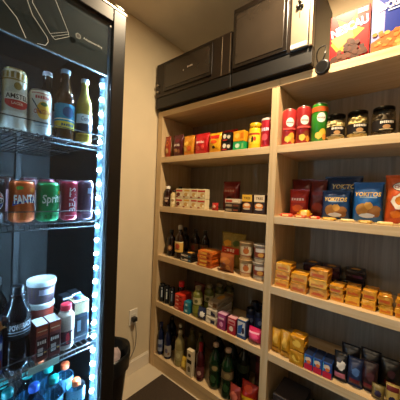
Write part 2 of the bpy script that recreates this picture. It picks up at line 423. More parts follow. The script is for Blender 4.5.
# ------------------------------------------------------------------ bin beside the fridge
t = thing('waste_bin', 'dark bin with black liner between the fridge and shelving', 'bin', (.290, -.572, 0))
link('bin_body', lathe([(.085, .0006), (.09, .004), (.14, .48), (.145, .485), (.14, .489), (.133, .485), (.085, .02), (0, .02)], 36), plastic('#15181c'), t, True)
bm = lathe([(.142, .41), (.144, .45), (.148, .486), (.143, .498), (.138, .495), (.130, .44), (.10, .32), (0, .31)], 40, cap=False)
for v in bm.verts:
    a = math.atan2(v.co.y, v.co.x); v.co.z += .006*math.sin(5*a+1)*(v.co.z > .40); v.co.x *= 1+.012*math.sin(11*a); v.co.y *= 1+.012*math.sin(11*a)
link('bin_liner', bm, mat('#0e1216', .3, 0, .1, 60, .4), t, True)
q = random.Random(3); bm = bmesh.new()
bmesh.ops.create_icosphere(bm, subdivisions=4, radius=.078, matrix=Matrix.Translation((0, 0, .455)) @ Matrix.Diagonal((1.2, 1.2, .75, 1)))
for v in bm.verts: v.co *= 1 + .025*math.sin(60*v.co.x+3)*math.sin(55*v.co.y) + q.uniform(-.012, .012)
tag(link('plastic_bag', bm, mat('#a8989a', .4, 0, .1, 40), None, True), 'crumpled whitish plastic bag lying in the dark bin', 'bag').location = (.290, -.572, -.01)

# ------------------------------------------------------------------ two ovens on top of the shelving
def oven(label, x0, x1, z1, win, strip, knobs):
    z0 = 2.0008; y0 = -.036; yb = .33; w = x1-x0
    t = thing('countertop_oven', label, 'oven', (x0, 0, z0)); H = z1-z0
    body = mat('#17120e', .45, 0, .12, 20); gl = mat('#2f2821', .18, 0, .12, 8, 0, .6)
    link('body', bx(0, w, 0, yb, .014, H, bev=.006), body, t)
    link('front_base', bx(0, w, y0+.004, -.0005, .014, .094, bev=.004), mat('#0c0a09', .5), t)
    for a in (.04, w-.04):
        for b in (.03, yb-.03): link('foot', lathe([(.014, 0), (.016, .012), (.016, .0136)], 14), plastic('#0a0a0a'), t).location = (a, b, 0)
    link('front_frame', bx(0, w, y0, -.0005, .095, H, bev=.006), mat('#231b15', .3, .2, .1, 20), t)
    a, b, c, d = win
    dr = link('door', bx(a-.02, b+.02, y0-.010, y0-.0004, c-.02, d+.015, bev=.003), mat('#1a1511', .25, 0, .1, 20), t)
    link('window_pane', bx(a, b, y0-.0125, y0-.0102, c, d, bev=.002), gl, dr)
    return t, H, y0
t, H, y0 = oven('long black countertop oven at the left end on top of the shelving', .004, .686, 2.352, (.115, .525, .144, .315), None, None)
for a in (.612, .672): link('panel_trim', bx(a, a+.004, y0-.0025, y0-.0002, .10, .338, bev=.0008), metalm('#a89a84'), t)
for z in (.135, .185): link('hinge_knob', lathe([(.009, 0), (.009, .012), (.006, .016), (0, .016)], 16), metalm('#b8ab98'), t, True).matrix_local = Matrix.Translation((.03, y0-.0005, z)) @ Matrix.Rotation(PI/2, 4, 'X')
decor(t, lambda u, v, o: (u, y0-.0128-o, v), [('marks', 4, .36, .235, .05, None, '#a79b8a'), ('ell', .30, .222, .006, .006, '#8d8274')])
t, H, y0 = oven('larger black oven with steel control strip beside the red cereal box', .692, 1.148, 2.47, (.03, .315, .13, .42), None, None)
cp = link('control_panel', bx(.354, .436, y0-.012, y0-.0004, .1, .465, bev=.002), mat('#cdbfa8', .3, .8, .03, 30), t)
link('edge_trim', bx(.442, .4555, y0-.012, y0-.0004, .096, .468, bev=.002), mat('#c3b49c', .3, .8, .03, 30), t)
for a, z in ((.385, .30), (.403, .30), (.394, .322)):
    k = link('control_knob', lathe([(.009, 0), (.0085, .012), (.007, .014), (0, .014)], 18), plastic('#1c1815'), cp, True)
    k.matrix_local = Matrix.Translation((a, y0-.0122, z)) @ Matrix.Rotation(PI/2, 4, 'X')
link('dial_mark', bx(.3915, .3955, y0-.0127, y0-.0119, .245, .277), ink('#3a332b'), cp)
link('lower_label', bx(.355, .432, y0-.0128, y0-.0119, .106, .124), ink('#efe6d4'), cp)
# black disc hanging on its cord over the shelf edge
t = thing('hanging_disc', 'black round disc hanging by a cord over the top board edge', 'disc', (1.196, -.026, 1.982))
dm = Matrix.Rotation(PI/2, 4, 'X') @ Matrix.Rotation(-.15, 4, 'Y')
o = link('disc', lathe([(.030, -.009), (.034, -.006), (.034, .006), (.030, .009), (.022, .0095), (0, .008)], 36), plastic('#0f0e0d'), t, True); o.matrix_local = dm
o = link('ring_mark', lathe([(.026, .0096), (.027, .0104), (.028, .0096)], 36, cap=False), plastic('#3a3a3c'), t, True); o.matrix_local = dm
link('cord', tube(curve_pts([(0, 0, .034), (.008, -.002, .06), (.008, .012, .095), (0, .02, .112), (-.025, .02, .105), (-.035, .024, .075), (-.03, .032, .045), (-.02, .045, .03), (-.022, .07, .024), (-.02, .12, .0225)]), .0032), plastic('#171514'), t, True)

# ------------------------------------------------------------------ camera
cd = bpy.data.cameras.new('camera'); cam = bpy.data.objects.new('camera', cd); C.objects.link(cam)
r_ = (0.76978, 0.63699, 0.04095); u_ = (-0.04091, -0.01479, 0.99905); f_ = (-0.63700, 0.77073, -0.01467)
cam.matrix_world = Matrix(((r_[0], u_[0], -f_[0], 1.51165), (r_[1], u_[1], -f_[1], -1.27209), (r_[2], u_[2], -f_[2], 1.35225), (0, 0, 0, 1)))
cd.sensor_width = 36; cd.sensor_fit = 'HORIZONTAL'; cd.lens = 36*245.014/400; cd.clip_start = .02
bpy.context.scene.camera = cam
w = bpy.data.worlds.new('world'); bpy.context.scene.world = w; w.use_nodes = True
w.node_tree.nodes['Background'].inputs[0].default_value = (.02, .02, .02, 1)
vs = bpy.context.scene.view_settings
vs.view_transform = 'Standard'; vs.look = 'None'; vs.gamma = 1; vs.exposure = EXPO; vs.use_curve_mapping = False

E_ = .0006
def at(x, y, z): return (x, y, z + E_)
# ================================================================== fridge products (front faces +X)
FR = PI/2
def frp(y, z, x=.60): return (x, y, z + E_)
r = .0315
can('tall gold topped beer can with red oval label on the top fridge shelf', 'can', frp(-1.064, FS[0]), .031, .176, '#d9d2bd',
    [('rect', -.09, .09, .146, .164, metalm('#b49a52', .3)), ('rect', -.09, .09, .140, .1445, '#a88b45'), ('rect', -.09, .09, .0, .05, '#d8d6cc'),
     ('ell', 0, .09, .033, .036, '#c9c6b6'), ('ell', 0, .078, .031, .021, '#b8261f'), ('rect', -.031, .031, .083, .104, '#e2dccb'),
     ('txt', 'AMSTEL', 0, .0935, .054, .015, '#2b2320', {'bold': .02}), ('txt', 'LAGER', 0, .073, .026, .008, '#f0e3c8'), ('ell', 0, .123, .009, .011, '#8b7434')], FR, 'beer_can', '#c9b070')
can('white beer can with red lettering and yellow emblem beside the gold topped can', 'can', frp(-.996, FS[0]), .033, .137, '#dcdcd2',
    [('marks', 7, 0, .112, .046, .010, '#b9383f'), ('rect', -.034, .034, .123, .1255, '#b9383f'), ('ell', 0, .072, .019, .028, '#e3b23a'),
     ('poly', [(-.034, .105), (-.03, .105), (-.004, .062), (-.009, .060)], '#33505c'), ('txt', 'ORIGINAL', .002, .067, .056, .014, '#b4532a', {'bold': .02}),
     ('ell', 0, .091, .009, .006, '#3f6a3c'), ('rect', -.025, .025, .03, .033, '#8fa3a8'), ('rect', -.02, .02, .022, .0245, '#8fa3a8')], FR, 'beer_can')
can('pale beer can cut by the left picture edge on the top fridge shelf', 'can', frp(-1.133, FS[0]), .031, .170, '#b9bd8f', [('rect', -.09, .09, .03, .12, '#c6cfc0'), ('ell', 0, .08, .02, .028, '#39593b')], FR, 'beer_can', '#c9b070')
bottle('brown bottle with blue and yellow label on the top fridge shelf', 'bottle', frp(-.918, FS[0], .59), .0305, .243, mat('#3d2412', .1, 0, .1, 30, 0, .6), '#8d9aa6',
       [('rect', -.085, .085, .035, .12, '#1d8fb0'), ('rect', -.085, .085, .035, .06, '#d6c23a'), ('rect', -.085, .085, .0655, .069, '#e9e3c5'), ('ell', .0, .092, .017, .019, '#134c79'), ('marks', 6, 0, .048, .04, .009, '#14466e')], 'beer', FR, 'beer_bottle')
bottle('clear golden beer bottle with white label beside the fridge light strip', 'bottle', frp(-.851, FS[0], .59), .0275, .236, mat('#9c8336', .1, 0, .1, 30, 0, .6), '#cfd6da',
       [('rect', -.04, .04, .07, .103, '#e1e6e4'), ('rect', -.04, .04, .035, .069, '#1a2530'), ('txt', 'Corona', 0, .087, .042, .016, '#1b2c4d', {'bold': .01}), ('rect', -.03, .03, .03, .034, '#d9bb4d')], 'beer', FR, 'beer_bottle')
for y, l in ((-.945, 'dark bottle behind the blue labelled bottle'), (-.885, 'dark bottle between and behind the two labelled bottles')):
    bottle(l + ' on the top fridge shelf', 'bottle', frp(y, FS[0], .50), .0305, .25, mat('#1d1512', .1), '#c9b4b0', [('rect', -.04, .04, .05, .11, '#6a6a70')], 'beer', FR, 'beer_bottle')
# second shelf
can('black cola can with round emblem at the left end of the cans', 'can', frp(-1.112, FS[1]), .033, .128, '#14151b', [('ell', .001, .066, .026, .029, '#e6e6ea'), ('poly', [(-.024, .072), (-.016, .087), (.0, .092), (.016, .088), (.025, .073), (.008, .077)], '#b02836'), ('poly', [(-.022, .056), (-.012, .045), (.004, .041), (.018, .047), (.025, .060), (.005, .054)], '#1d4a9c'), ('txt', 'PEPSI', .001, .0655, .044, .011, '#15161c', {'bold': .03})], FR)
can('orange soda can with white lettering on a blue wave', 'can', frp(-1.038, FS[1]), .0335, .129, '#cf5a1c',
    [('rect', -.105, .105, .012, .03, '#d9763a'), ('poly', [(-.033, .05), (.034, .058), (.036, .072), (.026, .083), (-.03, .066)], '#26449a'), ('txt', 'FANTA', .003, .072, .062, .026, '#f4f1ea', {'bold': .035, 'rot': .06}), ('blob', -.014, .105, .01, .006, '#5f9a3c'), ('ell', .02, .10, .008, .008, '#e98a2d')], FR)
can('green lemon soda can with white lettering', 'can', frp(-.966, FS[1]), .0335, .129, '#0d8a4a',
    [('rect', -.105, .105, .01, .022, '#0a6a3a'), ('txt', 'Sprite', .006, .071, .064, .036, '#eef4ee', {'bold': .02, 'rot': .1, 'slant': .2}), ('ell', .026, .035, .005, .006, '#cfe3cf'), ('blob', .027, .094, .006, .007, '#d9d043')], FR)
can('slim pink red can with upright white lettering', 'can', frp(-.898, FS[1]), .0265, .138, '#b02a44',
    [('txt', 'BEATS', .001, .072, .084, .021, '#e9dfe0', {'rot': PI/2, 'bold': .02}), ('rect', -.02, .02, .016, .018, '#e0b8bf'), ('rect', .0125, .0138, .035, .105, '#e0b8bf')], FR)
can('slim dusky purple can beside the fridge light strip', 'can', frp(-.841, FS[1]), .0265, .142, '#5d4656', [('rect', -.004, .014, .095, .115, '#9fb0c6'), ('rect', -.015, .015, .02, .04, '#7a5f70')], FR)
for y, col, l in ((-1.07, '#3a1f24', 'dark red can behind the orange soda can'), (-1.0, '#5c2a38', 'wine coloured can behind and between the orange and green cans'), (-.945, '#8a3347', 'pink can behind the green soda can'), (-.890, '#8a3347', 'pink can behind and between the two slim cans'), (-.836, '#6f3a4b', 'mauve can at the back beside the light strip')):
    can(l, 'can', frp(y, FS[1], .525), .0265, .142, col, [('rect', -.02, .02, .03, .1, '#c8a6ae')], FR)
# third shelf
bottle('black isotonic drink bottle with white lettering on the third fridge shelf', 'bottle', frp(-1.040, FS[2], .593), .037, .252, mat('#0a0c12', .12, 0, .1, 30, 0, .6), '#11141a',
       [('rect', -.116, .116, .098, .152, '#10131a'), ('txt', 'POWERADE', .004, .136, .060, .018, '#e9edf2', {'bold': .02, 'rot': .06}), ('rect', -.03, .034, .119, .1225, '#9fa7b2'), ('rect', -.03, .034, .112, .1135, '#9fa7b2')], 'sport', FR, 'drink_bottle', .03, .017)
bottle('clear bottle with dark cap behind the black isotonic bottle', 'bottle', frp(-1.080, FS[2], .50), .035, .262, clear('#a9b7c0', .6), '#5b666e', [('rect', -.1, .1, .08, .15, '#3a4b5c')], 'sport', FR, 'drink_bottle', .03, .018)
can('blue can at the left picture edge on the third fridge shelf', 'can', frp(-1.108, FS[2], .598), .033, .122, '#23449a', [('rect', -.02, .03, .02, .05, '#a33a2a'), ('rect', -.03, .03, .08, .1, '#c9d2e6')], FR)
t = thing('snack_packet', 'crumpled orange packet above the blue can in the fridge', 'packet', frp(-1.112, FS[2]+.1245, .590), FR)
bm = bx(-.045, .03, -.03, .03, 0, .035, bev=.012, seg=3); bmesh.ops.subdivide_edges(bm, edges=bm.edges, cuts=2, use_grid_fill=True)
q = random.Random(5)
for v in bm.verts:
    if v.co.z > .01: v.co += Vector((q.uniform(-1, 1), q.uniform(-1, 1), q.uniform(-1, 1)))*.003
link('wrapper', bm, foil('#c0702f'), t, True); link('end_seal', bx(.028, .042, -.025, .025, .014, .0165), foil('#d18a48'), t)
def tub(label, loc, r, h, col, lid, dec):
    t = thing('food_tub', label, 'tub', loc, FR)
    link('tub_body', lathe([(r*.82, 0), (r*.85, .003), (r*.95, h-.016), (r*.95, h-.012)]), paper(col), t, True)
    link('tub_lid', lathe([(r*.97, h-.018), (r, h-.016), (r, h-.004), (r*.96, h), (r*.9, h), (r*.88, h-.004), (0, h-.004)], 36), plastic(lid), t, True)
    decor(t, S_cyl(lambda z: r*.82+r*.13*z/h+.0008), dec); return t
tub('lower round tub with red label under the white lidded tub', frp(-.953, FS[2], .53), .042, .160, '#9a3527', '#cfd3cf', [('rect', -.1, .1, .04, .06, '#c9a15c'), ('rect', -.1, .1, .10, .106, '#d9cdbb')])
tub('round tub with raised white lid stacked on top in the fridge', frp(-.953, FS[2]+.1605, .53), .0455, .078, '#5a4550', '#dfe5e4', [('rect', -.1, .1, .02, .06, '#6d5a35'), ('rect', -.02, .03, .03, .05, '#b9b3c4')])
for y, l in ((-.980, 'chocolate milk carton with pale top and reddish front, left of the pair'), (-.9415, 'chocolate milk carton with pale top and reddish front, right of the pair')):
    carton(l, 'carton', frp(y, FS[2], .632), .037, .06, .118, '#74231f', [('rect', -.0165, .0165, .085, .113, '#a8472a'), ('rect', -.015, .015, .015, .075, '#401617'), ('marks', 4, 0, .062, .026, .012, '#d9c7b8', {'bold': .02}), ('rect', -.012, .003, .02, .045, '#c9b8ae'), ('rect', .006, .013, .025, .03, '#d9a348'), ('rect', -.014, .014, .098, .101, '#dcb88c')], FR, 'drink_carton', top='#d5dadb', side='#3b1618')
bottle('small creamy drink bottle with red cap on the third fridge shelf', 'bottle', frp(-.898, FS[2], .605), .0275, .155, mat('#b8a596', .3), '#c8283a',
       [('rect', -.085, .085, .018, .066, '#5a2f38'), ('ell', -.003, .042, .006, .02, '#d63a44'), ('rect', .008, .02, .025, .06, '#c9bfc4')], 'squat', FR, 'drink_bottle', .024, .0185)
carton('cream topped carton with blue round cap beside the light strip', 'carton', frp(-.845, FS[2], .612), .055, .05, .148, '#1e3445', [('rect', -.026, .026, .105, .146, '#d8c9a0'), ('rect', -.022, .022, .03, .09, '#16222e'), ('rect', -.015, -.002, .04, .08, '#7f99a8')], FR, 'juice_carton', top='#c9b88a')
t = [o for o in C.objects if o.get('label', '').startswith('cream topped carton')][0]
link('screw_cap', lathe([(.015, .149), (.015, .162), (.013, .165), (0, .165)], 20), plastic('#35639c'), t, True).location = (0, .03, 0)
for y, x, l in ((-.874, .560, 'dark carton with silver edge behind the creamy drink bottle'), (-.836, .545, 'dark carton with silver edge behind the cream topped carton')):
    if l: carton(l, 'carton', frp(y, FS[2], x), .036, .05, .158, '#141a20', [('rect', -.016, .016, .03, .12, '#1f2a33'), ('rect', -.0175, .0175, .15, .157, '#c9ced2')], FR, 'drink_carton', top='#0d1014')
# water bottles on the bottom shelf
wat = clear('#bfe0ea', .75); wl = [('rect', -.105, .105, .075, .125, '#6fa9c4'), ('rect', -.105, .105, .078, .086, '#2c6f9c')]
for y, x, zc, cap, l in (
    (-1.051, .500, .705, '#1fa3a0', 'water bottle with teal cap at the far left of the bottom fridge shelf'),
    (-1.056, .585, .722, '#1b8f94', 'water bottle with teal cap nearest the glass at the left'),
    (-.985, .520, .712, '#1fb0a6', 'water bottle with teal cap behind the royal blue capped bottle'),
    (-.922, .440, .690, '#c8603a', 'water bottle with dull orange cap in the rear row'),
    (-.915, .510, .690, '#1fb5aa', 'water bottle with teal cap in the middle of the bottom fridge shelf'),
    (-.921, .580, .690, '#22bcb0', 'water bottle with bright teal cap right of the blue capped bottle'),
    (-.988, .598, .708, '#2f62d0', 'water bottle with royal blue cap in the front row'),
    (-.856, .510, .672, '#d0562f', 'water bottle with orange red cap in the rear row by the right side'),
    (-.850, .596, .648, '#ee6a3a', 'short water bottle with bright orange cap next to the light strip')):
    bottle(l, 'bottle', frp(y, FS[3], x), .0315, zc-FS[3], wat, cap, wl, 'pet', FR, 'water_bottle', .02, .0155, None, 'water bottles on the bottom fridge shelf')

# ================================================================== left bay, first shelf
z = Z[1]
bag('small orange red sweet bag at the far left of the first shelf', 'bag', at(.084, .04, z), .055, .03, .165, '#a33c1c', [('ell', 0, .11, .015, .02, '#d8752c'), ('ell', 0, .11, .008, .011, '#7e2a1a'), ('blob', 0, .05, .016, .02, '#c9a063')])
bag('red snack bag behind the small orange sweet bag', 'bag', at(.135, .095, z), .09, .035, .182, '#a81d1d', [('rect', -.03, .03, .12, .135, '#c94a36')])
bag('maroon chocolate bag with white lettering on the first shelf', 'bag', at(.196, .045, z), .098, .045, .165, '#521519', [('marks', 4, .0, .085, .05, .017, '#e3d3c3', {'bold': .02}), ('ell', 0, .12, .022, .012, '#7a2430'), ('blob', -.012, .045, .016, .014, '#b98a62'), ('blob', .016, .04, .013, .014, '#8a5a3a')])
bag('yellow orange sweet bag between maroon and red bags', 'bag', at(.302, .045, z), .105, .045, .145, '#d28a22', [('blob', -.01, .085, .022, .018, '#e9b84a'), ('blob', .015, .05, .02, .02, '#c75a24'), ('blob', -.02, .045, .013, .015, '#efcf74')])
bag('bright red snack bag with pale lettering beside yellow sweets', 'bag', at(.421, .05, z), .128, .05, .147, '#c41f24', [('rect', -.04, .03, .075, .09, '#e58a80'), ('marks', 5, -.004, .083, .062, .016, '#f2d6cc', {'bold': .02}), ('blob', -.022, .045, .016, .016, '#e06a54'), ('blob', .02, .05, .015, .018, '#d9483c')])
bag('yellow snack bag with red top on the first shelf', 'bag', at(.541, .04, z), .1, .045, .132, '#e0a51f', [('rect', -.036, .036, .09, .115, '#c4281e'), ('ell', 0, .07, .022, .012, '#d9541f'), ('blob', .0, .035, .013, .01, '#3a2416')])
bag('red snack bag standing behind the yellow and black packs', 'bag', at(.592, .14, z), .112, .045, .17, '#b81d1f', [('rect', -.045, .045, .12, .14, '#d4503a')])
for x, c_, l, h_ in ((.25, '#8a2a18', 'brown red sweet bag behind the maroon and yellow bags', .172), (.362, '#b5701c', 'amber sweet bag behind the yellow and bright red bags', .165), (.477, '#8c1a1c', 'deep red snack bag behind the bright red bag', .168)):
    bag(l, 'bag', at(x, .14, z), .108, .045, h_, c_, [('rect', -.045, .045, h_*.7, h_*.85, '#d0653a'), ('blob', 0, .08, .02, .02, '#d9a050')])
for k, l in enumerate(('lower black and white box with red lettering', 'upper black and white box with red lettering')):
    carton(l + ' in a stack of two', 'box', at(.640, .02, z+k*.0595), .064, .06, .058, '#15120f', [('blob', -.014, .036, .014, .017, '#e9e2d0'), ('blob', .016, .03, .014, .012, '#ddd3bd'), ('rect', -.028, .004, .008, .016, '#b4322c')], name='tea_box', group='black and white boxes stacked on the first shelf')
carton('green box under the yellow box on the first shelf', 'box', at(.728, .02, z), .078, .07, .052, '#1e9a56', [('ell', -.008, .027, .016, .013, '#cfe8d0'), ('rect', .022, .034, .01, .04, '#7fc06a')], name='tea_box')
carton('yellow orange box stacked on the green box', 'box', at(.728, .02, z+.053), .078, .07, .064, '#e09a1c', [('blob', -.01, .035, .018, .018, '#efc04a'), ('rect', .012, .034, .015, .05, '#d2761c')], name='tea_box')
t = bottle('yellow plastic jar with yellow lid and dark dancing figure print', 'jar', at(.815, .065, z), .0385, .156, mat('#e3b61e', .3), '#d9a414', [('rect', -.06, .06, .03, .105, '#edc833'), ('rect', -.045, .045, .082, .094, '#b0401f'), ('blob', .002, .055, .007, .022, '#1c1712'), ('ell', .016, .06, .008, .012, '#c8442c'), ('ell', -.018, .052, .009, .012, '#f3e3a0')], 'squat', 0, 'spread_jar', .026, .034)
can('red cylinder pot with white lettering at the divider on the first shelf', 'tub', at(.892, .062, z), .034, .172, '#c22438', [('marks', 5, .0, .105, .05, .02, '#ecd9ef', {'bold': .03, 'rot': .15}), ('ell', 0, .06, .017, .02, '#dd5560'), ('rect', -.1, .1, .158, .168, '#e9d9d2')], 0, 'snack_tub', '#e8dcd2')

# ================================================================== left bay, second shelf
z = Z[2]
bottle('dark sauce bottle with white cap at the far left of the second shelf', 'bottle', at(.086, .055, z), .030, .158, mat('#2a130c', .12), '#e9e2d2', [('rect', -.035, .05, .03, .085, '#43231a'), ('marks', 5, .012, .064, .04, .012, '#cfc0ae'), ('ell', .012, .045, .012, .009, '#b89a7a')], 'squat', 0, 'sauce_bottle', .03, .017)
bottle('pale mayonnaise bottle with dark cap beside the dark sauce', 'bottle', at(.160, .05, z), .027, .128, mat('#d9c48f', .35), '#2a1d16', [('rect', -.03, .04, .025, .07, '#efe0b6'), ('ell', .01, .05, .012, .01, '#9c7a42')], 'squat', 0, 'sauce_bottle', .02, .015)
bottle('second dark bottle behind the pale mayonnaise bottle', 'bottle', at(.125, .15, z), .028, .16, mat('#241310', .12), '#18100c', [('rect', -.03, .04, .03, .07, '#3c2218')], 'squat', 0, 'sauce_bottle', .022, .015)
cols = (('leftmost', '#b52a22'), ('second from left', '#c79a3a'), ('third from left', '#a5372a'), ('rightmost', '#b02f22'))
for j, zz, lv in ((0, 0, 'lower'), (1, .0705, 'upper')):
    for k, (l, c_) in enumerate(cols):
        carton(f'{l} small cream box in the {lv} row beside the sauce bottles', 'box', at(.232+.071*k, .03, z+zz), .0695, .05, .069, '#d6c69c',
               [('rect', -.032, .032, .048, .06, c_) if k in (0, 3) else ('rect', -.02, .032, .05, .062, c_), ('ell', -.008+.006*k, .028, .018, .014, '#c49a55' if k != 0 else '#6a2a1e'), ('rect', -.03, -.01, .006, .014, '#8a2f22'), ('blob', .02, .022, .009, .009, '#efe6c8')], name='soup_box', group='small cream boxes in two rows on the second shelf')
bag('dark red coffee bag with pale lettering standing at the back of the second shelf', 'bag', at(.600, .17, z), .135, .06, .2, '#6d1a18', [('rect', -.05, .05, .12, .15, '#8c2a24'), ('marks', 6, .0, .135, .08, .016, '#b8887a', {'bold': .02}), ('blob', 0, .07, .03, .028, '#3c2418')])
for k, (c_, l) in enumerate((('#1d1613', 'black flat box lying at the bottom below the white box'), ('#3a2a20', 'dark brown flat box lying in the middle below the white box'), ('#cdb9a0', 'white flat box lying on top of dark boxes'))):
    carton(l + ' on the second shelf', 'box', at(.697, .025, z+.0275*k), .105, .10, .0265, c_, [('rect', -.045, .0, .006, .02, '#8c7a62' if k < 2 else '#b5452e'), ('rect', .01, .045, .008, .018, '#6d3a2a' if k < 2 else '#e6dac6')], name='biscuit_box')
bag('small red sachet standing left of the flat dark boxes', 'bag', at(.560, .04, z), .05, .02, .052, '#a82420', [('ell', 0, .026, .012, .01, '#d8a08a')], name='sachet')
for k, (x, l, top) in enumerate(((.798, 'cappuccino box with yellow top beside the divider', '#e3b23c'), (.877, 'cappuccino box with pale top right at the divider', '#dcc7a2'))):
    carton(l, 'box', at(x, .03, z), .068, .045, .112, '#2a1812', [('rect', -.0325, .0325, .07, .110, top), ('txt', 'TRES', 0, .09, .044, .014, '#5b3216', {'bold': .02}), ('ell', 0, .045, .026, .018, '#d9853a'), ('ell', 0, .05, .019, .009, '#f0d8b0'), ('ell', 0, .027, .024, .006, '#b8a48c')], name='coffee_box', side='#3b2418', group='cappuccino boxes beside the divider')

# ================================================================== left bay, third shelf
z = Z[3]
bottle('dark round sauce bottle with brown label at the left of the third shelf', 'bottle', at(.140, .06, z), .031, .20, mat('#1a0f0b', .12), '#15100d', [('ell', .012, .065, .02, .022, '#7a4c30'), ('ell', .012, .065, .012, .012, '#c79a62')], 'oil', 0, 'sauce_bottle', .025, .016)
bottle('tall dark bottle with cream and red label on the third shelf', 'bottle', at(.236, .055, z), .036, .245, mat('#2a1a0e', .1), '#c5b9a5', [('rect', -.04, .055, .05, .125, '#d8a951'), ('ell', .008, .092, .019, .02, '#b5482f'), ('marks', 5, .008, .072, .04, .012, '#5b2a14', {'bold': .02}), ('rect', -.04, .055, .118, .127, '#eed9a0')], 'oil', 0, 'sauce_bottle', .03, .016)
for x, y, l in ((.178, .17, 'dark brown bottle behind and between the two front bottles'), (.300, .16, 'dark bottle with dull label right behind the tall bottle'), (.385, .17, 'rightmost dark bottle at the back of the third shelf')):
    bottle(l, 'bottle', at(x, y, z), .034, .215, mat('#20120b', .12), '#1a110c', [('rect', -.045, .05, .05, .11, '#6b4a2c'), ('ell', .006, .08, .016, .018, '#8a3a28')], 'oil', 0, 'sauce_bottle', .025, .016)
for k, l in enumerate(('lower black and white flat noodle packet', 'upper black and white flat noodle packet')):
    pack(l + ' lying beside the orange packets', 'packet', at(.340, .012, z+.0285*k), .11, .12, .0275, '#1d1916', [('rect', -.045, .02, .007, .02, '#cbbca4'), ('rect', .025, .045, .008, .018, '#3b6a8a')], 0, 'noodle_packet', None, k)
for k, (l, c_) in enumerate((('bottom', '#b5561c'), ('second', '#c9661f'), ('third', '#c25a1a'), ('topmost', '#d4742a'))):
    pack(f'{l} orange noodle packet in the stack of four on the third shelf', 'packet', at(.512+.004*(k % 2), .006, z+.0265*k), .118, .11, .0258, c_, [('rect', -.04, .03, .006, .019, '#e8b04a'), ('blob', .03, .012, .014, .008, '#8a2f16')], 0, 'noodle_packet', 'orange noodle packets stacked on the third shelf', 10+k)
bag('brown bread snack bag in front of the olive bag', 'bag', at(.674, .035, z), .105, .06, .118, '#8a4a22', [('blob', .0, .075, .036, .022, '#a9662f'), ('blob', -.012, .04, .028, .022, '#6b3418'), ('blob', .022, .035, .016, .016, '#b87a3c')])
bag('olive soup bag with red lettered band standing behind the brown bag', 'bag', at(.655, .135, z), .185, .06, .235, '#8a7430', [('rect', -.08, .06, .10, .14, '#c0301f'), ('marks', 4, -.01, .12, .08, .022, '#e9d0b0', {'bold': .02}), ('blob', -.03, .165, .034, .022, '#d89a2f'), ('blob', .035, .17, .025, .02, '#4f5a22')])
cd_ = [('rect', -.05, .05, .025, .078, '#d9c8a2'), ('ell', .004, .052, .018, .018, '#b8662c'), ('rect', -.05, .05, .022, .026, '#9c3a24'), ('marks', 3, .004, .073, .026, .01, '#7e3520', {'bold': .02})]
cd2 = [('rect', -.05, .05, .03, .085, '#8c3f30'), ('rect', -.03, .03, .06, .082, '#d9cfbf'), ('ell', .004, .045, .018, .012, '#d59a4a'), ('rect', -.05, .05, .012, .02, '#b7a98f')]
for x, y, zz, dd, l, ld_ in ((.795, .06, 0, cd_, 'lower cream noodle cup of the left stack', '#c9a878'), (.793, .058, .1025, cd_, 'upper cream noodle cup of the left stack', '#cfae7e'), (.889, .055, 0, cd2, 'lower red and white noodle cup beside the divider', '#b9b3aa'), (.889, .056, .1025, cd2, 'upper red and white noodle cup beside the divider', '#c5c0b8')):
    cup(l, 'cup', at(x, y, z+zz), .043, .101, '#caa877' if dd is cd_ else '#b9a58c', dd, .35, lid=ld_, group='noodle cups stacked in twos')

# ================================================================== left bay, fourth shelf
z = Z[4]
for k, (x, l) in enumerate(((.085, 'leftmost'), (.140, 'middle'), (.195, 'rightmost'))):
    can(f'{l} of three slim black cans on the fourth shelf', 'can', at(x, .035, z), .0225, .135, '#14161b', [('rect', -.008, .02, .03, .1, '#2a2f38'), ('rect', .0, .008, .04, .095, ('#c9d2da', '#d9dccf', '#7c8a96')[k]), ('ell', .004, .11, .005, .005, '#d6dde3')], .5, 'slim_can', '#4a4e55', 'slim black cans on the fourth shelf')
bottle('black bottle with bright red cap behind the red box stack', 'bottle', at(.235, .095, z), .027, .175, mat('#20100f', .15), '#d0282c', [('rect', -.03, .04, .03, .09, '#3a1a1a'), ('ell', .012, .065, .01, .008, '#d8d0c6')], 'squat', 0, 'sauce_bottle', .045, .022)
bag('dark red packet at the back left of the fourth shelf', 'bag', at(.330, .2, z), .11, .05, .165, '#5a1216', [('rect', -.03, .03, .08, .11, '#7c2222')])
for k, (l, c_) in enumerate((('bottom', '#b52618'), ('second', '#c02c1b'), ('third', '#bb2718'), ('topmost', '#cb3420'))):
    carton(f'{l} thin red box in the stack of four on the fourth shelf', 'box', at(.287, .012, z+.0285*k), .078, .1, .0275, c_, [('rect', -.03, .0, .008, .019, '#e4a08a'), ('rect', .008, .03, .009, .018, '#8a1a12')], name='gelatin_box', group='thin red boxes stacked on the fourth shelf')
for k, l in enumerate(('lower', 'upper')):
    carton(f'{l} small teal box beside the red box stack', 'box', at(.365, .012, z+.042*k), .05, .06, .041, '#1f6f83', [('rect', -.02, .02, .012, .03, '#3f95a3'), ('ell', .0, .021, .01, .008, '#b9d3d0')], name='gelatin_box', group='small teal boxes')
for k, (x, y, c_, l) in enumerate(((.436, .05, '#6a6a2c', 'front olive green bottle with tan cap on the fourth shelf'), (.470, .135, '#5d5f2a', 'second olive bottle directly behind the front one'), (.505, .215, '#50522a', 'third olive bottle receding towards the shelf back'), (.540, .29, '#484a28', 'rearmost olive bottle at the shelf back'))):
    bottle(l, 'bottle', at(x, y, z), .0345, .205, mat(c_, .25), '#8a7a58', [('rect', -.04, .06, .09, .135, '#b9ad7c'), ('rect', -.04, .06, .03, .08, '#7f8030'), ('ell', .012, .112, .013, .012, '#5f5a36')], 'squat', 0, 'dressing_bottle', .026, .021, None, 'olive bottles in a row front to back')
